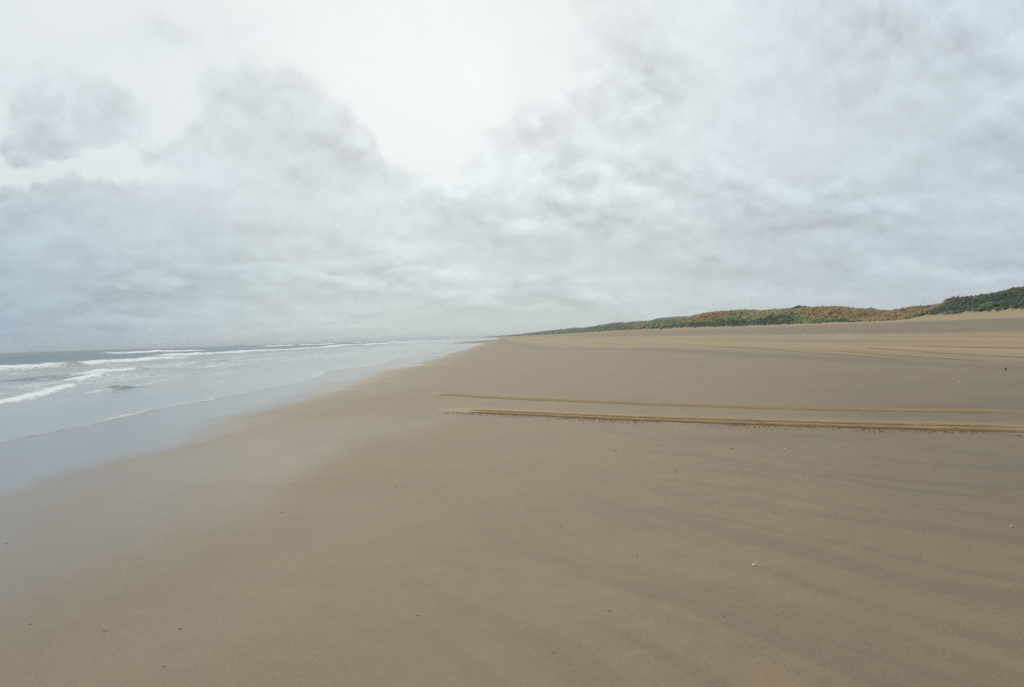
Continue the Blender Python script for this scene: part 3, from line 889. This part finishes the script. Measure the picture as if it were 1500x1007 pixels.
def sky():
    w = bpy.data.worlds.new('World'); bpy.context.scene.world = w; w.use_nodes = True
    w.cycles.sampling_method = 'MANUAL'; w.cycles.sample_map_resolution = 256
    T = NT(w.node_tree)
    d = T.n('ShaderNodeTexCoord').outputs['Generated']
    sp = T.n('ShaderNodeSeparateXYZ'); T.inp(sp.inputs[0], d)
    x, y, z = sp.outputs
    az = T.m('ARCTAN2', x, y); el = T.m('ARCSINE', z)

    def A(px, py):
        r = ray(px, py); return math.atan2(r.x, r.y), math.asin(r.z)

    # coordinates for the cloud texture: stretched sideways toward the horizon as a cloud deck seen edge on
    elp = T.m('MAXIMUM', el, 0.0)
    k = T.m('DIVIDE', 1.0, T.m('ADD', elp, .30))
    cv = T.n('ShaderNodeCombineXYZ')
    T.inp(cv.inputs[0], T.m('MULTIPLY', az, 3.0)); T.inp(cv.inputs[1], T.m('MULTIPLY', k, -.95)); T.inp(cv.inputs[2], T.m('MULTIPLY', T.m('COSINE', az), .7))
    c2 = T.n('ShaderNodeCombineXYZ')
    T.inp(c2.inputs[0], T.m('MULTIPLY', az, 1.0)); T.inp(c2.inputs[1], el); T.inp(c2.inputs[2], T.m('COSINE', az))
    V1, V2 = cv.outputs[0], c2.outputs[0]
    n1 = T.noise(V1, 1.7, 8, .56)
    n1b = T.noise(T.mapping(V1, loc=(.02, .05, 0)), 1.7, 8, .56)
    n2 = T.noise(V2, 9.0, 8, .58)
    n2b = T.noise(T.mapping(V2, loc=(.004, -.014, 0)), 9.0, 8, .58)
    n3 = T.noise(V1, .8, 3, .5)
    # the outlines of the cloud masses are pushed about by billowing noise
    ws = T.n('ShaderNodeSeparateColor'); T.inp(ws.inputs[0], T.noise(V2, 7.0, 9, .60, out=1))
    ws2 = T.n('ShaderNodeSeparateColor'); T.inp(ws2.inputs[0], T.noise(V2, 2.6, 3, .5, out=1))
    raz, rel = az, el
    wob = lambda a, p, q, ap, aq: T.m('ADD', a, T.m('ADD', T.m('MULTIPLY', T.m('SUBTRACT', p, .5), ap), T.m('MULTIPLY', T.m('SUBTRACT', q, .5), aq)))
    waz = wob(az, ws.outputs[0], ws2.outputs[0], .20, .16)
    wel = wob(el, ws.outputs[1], ws2.outputs[1], .14, .08)

    def gauss(px, py, wx, wy, tilt=0):
        a0, e0 = A(px, py)
        dx = T.m('SUBTRACT', waz, a0); dy = T.m('SUBTRACT', wel, e0)
        if tilt:
            c, s = math.cos(tilt), math.sin(tilt)
            dx, dy = T.m('ADD', T.m('MULTIPLY', dx, c), T.m('MULTIPLY', dy, s)), T.m('SUBTRACT', T.m('MULTIPLY', dy, c), T.m('MULTIPLY', dx, s))
        qx = T.m('MULTIPLY', dx, F / wx); qy = T.m('MULTIPLY', dy, F / wy)
        return T.m('EXPONENT', T.m('MULTIPLY', T.m('ADD', T.m('MULTIPLY', qx, qx), T.m('MULTIPLY', qy, qy)), -1.0))

    def total(lst):
        t = None
        for (amp, *g) in lst:
            q = T.m('MULTIPLY', gauss(*g), amp); t = q if t is None else T.m('ADD', t, q)
        return t

    # where cloud stands: the deck below, masses set into it, open bright gaps
    deckL = T.m('SUBTRACT', 1, T.step(A(200, 340)[1], A(200, 205)[1], wel))
    deckR = T.m('MULTIPLY', T.step(A(740, 200)[0], A(900, 200)[0], waz), .85)
    deck = T.m('MAXIMUM', deckL, deckR)
    mass = total([(1.4, 425, 222, 92, 85), (.95, 510, 240, 85, 55), (.6, 335, 172, 40, 36), (.9, 365, 230, 60, 50), (.6, 250, 232, 60, 22), (1.4, 62, 168, 60, 36), (.8, 110, 192, 60, 30), (.35, 10, 100, 60, 30), (1.2, 800, 200, 85, 65), (.35, 880, 110, 90, 70), (.9, 645, 285, 120, 55), (.30, 150, 150, 190, 110), (.35, 10, 190, 60, 60), (.5, 720, 215, 50, 45), (.34, 230, 50, 240, 50), (.25, 480, 40, 120, 30),
                  (-.6, 650, 110, 120, 120), (-.35, 655, 245, 30, 24), (-.35, 900, 40, 90, 90), (-.42, 130, 240, 130, 16), (-.2, 1080, 60, 60, 80), (-.22, 1400, 402, 110, 14)])
    Tt = T.m('ADD', T.m('ADD', deck, mass), T.m('MULTIPLY', T.m('SUBTRACT', n2, .5), .5))
    Tt = T.m('ADD', Tt, T.m('MULTIPLY', T.m('SUBTRACT', n1, .5), .45))
    crisp = T.m('ADD', T.m('MULTIPLY', T.step(.34, .62, Tt), .62), T.m('MULTIPLY', T.step(.0, 1.05, Tt), .38))
    soft = T.m('ADD', T.m('MULTIPLY', T.step(.20, .95, Tt), .75), T.m('MULTIPLY', T.step(.0, .5, Tt), .25))
    cover_ = T.m('ADD', crisp, T.m('MULTIPLY', T.step(A(700, 200)[0], A(820, 200)[0], raz), T.m('SUBTRACT', soft, crisp)))
    veilL = T.m('MULTIPLY', T.m('SUBTRACT', 1, T.step(A(100, 200)[0], A(600, 200)[0], raz)), T.step(.40, .66, n1))
    cover_ = T.m('MAXIMUM', cover_, T.m('MULTIPLY', veilL, .28))
    # colours
    def lin(r, g, b):
        f = lambda c: (c / 255 / 12.92) if c / 255 <= .04045 else ((c / 255 + .055) / 1.055) ** 2.4
        return (f(r), f(g), f(b))
    gap = T.mix(gauss(650, 110, 300, 230), lin(226, 233, 235), lin(243, 249, 245))
    low = T.m('SUBTRACT', 1, T.step(A(750, 470)[1], A(750, 130)[1], el))
    left = T.m('SUBTRACT', 1, T.step(A(-150, 400)[0], A(620, 400)[0], az))
    right = T.step(A(800, 400)[0], A(1500, 400)[0], az)
    cl = T.mix(low, lin(219, 227, 230), lin(196, 209, 211))
    cl = T.mix(T.m('MULTIPLY', left, T.rng(low, 0, 1, .20, 1.0)), cl, lin(161, 181, 197))
    cl = T.mix(T.m('MULTIPLY', right, T.rng(low, 0, 1, .55, .9)), cl, lin(182, 195, 208))
    cl = T.mix(T.m('MULTIPLY', gauss(690, 100, 230, 200), .50), cl, lin(234, 239, 239))
    # the deck's own light and dark lumps
    e1 = T.m('MULTIPLY', T.m('SUBTRACT', n1, n1b), 1.9)
    e2 = T.m('MULTIPLY', T.m('SUBTRACT', n2, n2b), 1.1)
    lum = T.m('ADD', 1.0, T.m('ADD', T.m('MULTIPLY', e1, .60), T.m('MULTIPLY', e2, .60)))
    lum = T.m('ADD', lum, T.m('MULTIPLY', T.m('SUBTRACT', .5, n1), .34))
    lum = T.m('ADD', lum, T.m('MULTIPLY', T.m('SUBTRACT', .5, n3), .18))
    # billows: rounded lumps with lighter tops and greyer undersides
    def puff(dy, sc, v):
        vo = T.n('ShaderNodeTexVoronoi', feature='F1'); vo.inputs['Scale'].default_value = sc
        wq = T.n('ShaderNodeVectorMath', operation='ADD'); T.inp(wq.inputs[0], T.mapping(v, loc=(dy * .3, dy, 0)))
        wz = T.n('ShaderNodeVectorMath', operation='SCALE'); T.inp(wz.inputs[0], T.noise(v, sc * .8, 6, .62, out=1)); wz.inputs['Scale'].default_value = 1.6 / sc
        T.inp(wq.inputs[1], wz.outputs[0]); T.inp(vo.inputs['Vector'], wq.outputs[0])
        return vo.outputs['Distance']
    p1 = T.m('SUBTRACT', puff(.05, 4.2, V1), puff(-.05, 4.2, V1))
    p2 = T.m('SUBTRACT', puff(.022, 10.0, V1), puff(-.022, 10.0, V1))
    pf = T.m('ADD', T.m('MULTIPLY', p1, .28), T.m('MULTIPLY', p2, .30))
    lum = T.m('ADD', lum, T.m('MULTIPLY', pf, T.step(.36, .62, n1)))
    spots = total([(-.10, 1270, 255, 130, 24), (-.08, 1200, 318, 150, 16), (-.09, 650, 312, 60, 22), (-.12, 385, 345, 60, 20), (-.06, 300, 430, 200, 25), (-.07, 1200, 400, 160, 14), (-.10, 1470, 378, 80, 18),
                    (.12, 1440, 300, 50, 16), (.12, 25, 345, 35, 20), (.10, 1400, 402, 100, 10), (-.15, 440, 225, 120, 75), (-.14, 75, 175, 95, 50), (-.06, 250, 300, 200, 40), (-.06, 1000, 200, 90, 60), (.06, 1130, 250, 80, 40), (.07, 560, 400, 120, 30), (.06, 640, 255, 120, 26), (-.08, 930, 90, 70, 70), (-.06, 1180, 90, 60, 60), (.10, 1060, 50, 60, 40), (.08, 870, 240, 90, 50), (.05, 300, 285, 200, 36), (-.07, 800, 200, 60, 40), (-.05, 560, 390, 300, 40)])
    lum = T.m('ADD', lum, spots)
    lum = T.m('ADD', T.m('MULTIPLY', lum, .84), T.rng(right, 0, 1, .185, .215))
    vs = T.n('ShaderNodeVectorMath', operation='SCALE'); T.inp(vs.inputs[0], cl); T.inp(vs.inputs['Scale'], lum)
    col = T.mix(cover_, gap, vs.outputs[0])
    # pale band of haze sitting on the horizon
    fog = T.m('MULTIPLY', T.m('SUBTRACT', 1, cover_), T.step(.35, .75, T.m('ADD', T.m('MULTIPLY', n1, .6), T.m('MULTIPLY', n2, .4))))
    col = T.mix(T.m('MULTIPLY', fog, .55), col, lin(224, 231, 233))
    hz = T.m('SUBTRACT', 1, T.step(-.01, .055, el))
    hcol = T.mix(left, lin(206, 214, 211), lin(160, 180, 197))
    hcol = T.mix(right, hcol, lin(188, 198, 205))
    col = T.mix(T.m('MULTIPLY', hz, .75), col, hcol)
    # thin bright veil round the hidden sun, above the picture
    sd = Vector((math.sin(SUN_AZ) * math.cos(SUN_EL), math.cos(SUN_AZ) * math.cos(SUN_EL), math.sin(SUN_EL)))
    dp = T.n('ShaderNodeVectorMath', operation='DOT_PRODUCT'); T.inp(dp.inputs[0], d); dp.inputs[1].default_value = sd
    veil = T.step(.95, 1.0, dp.outputs['Value'])
    col = T.mix(T.m('MULTIPLY', veil, .7), col, (1.5, 1.5, 1.45))
    behind = T.step(.2, -.6, y)
    col = T.mix(T.m('MULTIPLY', behind, .35), col, (.36, .40, .46))
    bg = T.n('ShaderNodeBackground'); T.inp(bg.inputs[0], col); bg.inputs[1].default_value = 1.0
    st = T.n('ShaderNodeTexSky', sky_type='NISHITA'); st.sun_disc = False; st.sun_elevation = SUN_EL; st.sun_rotation = SUN_AZ
    st.dust_density = 3
    b2 = T.n('ShaderNodeBackground'); T.inp(b2.inputs[0], st.outputs[0]); b2.inputs[1].default_value = .10
    mx = T.n('ShaderNodeMixShader'); mx.inputs[0].default_value = .94
    T.t.links.new(b2.outputs[0], mx.inputs[1]); T.t.links.new(bg.outputs[0], mx.inputs[2])
    out = T.n('ShaderNodeOutputWorld'); T.t.links.new(mx.outputs[0], out.inputs[0])
    ld = bpy.data.lights.new('sun', 'SUN'); ld.energy = .8; ld.angle = math.radians(14); ld.color = (1, .95, .87)
    lo = bpy.data.objects.new('sun', ld); C.objects.link(lo)
    lo.rotation_euler = (-sd).to_track_quat('-Z', 'Y').to_euler()
    lo.location = (0, 0, 40)


sky()
sc = bpy.context.scene
sc.view_settings.view_transform = 'Standard'; sc.view_settings.look = 'None'
sc.view_settings.exposure = 0; sc.view_settings.gamma = 1
sc.render.engine = 'CYCLES'
sc.cycles.use_denoising = False
sc.cycles.max_bounces = 4
sc.cycles.volume_bounces = 0
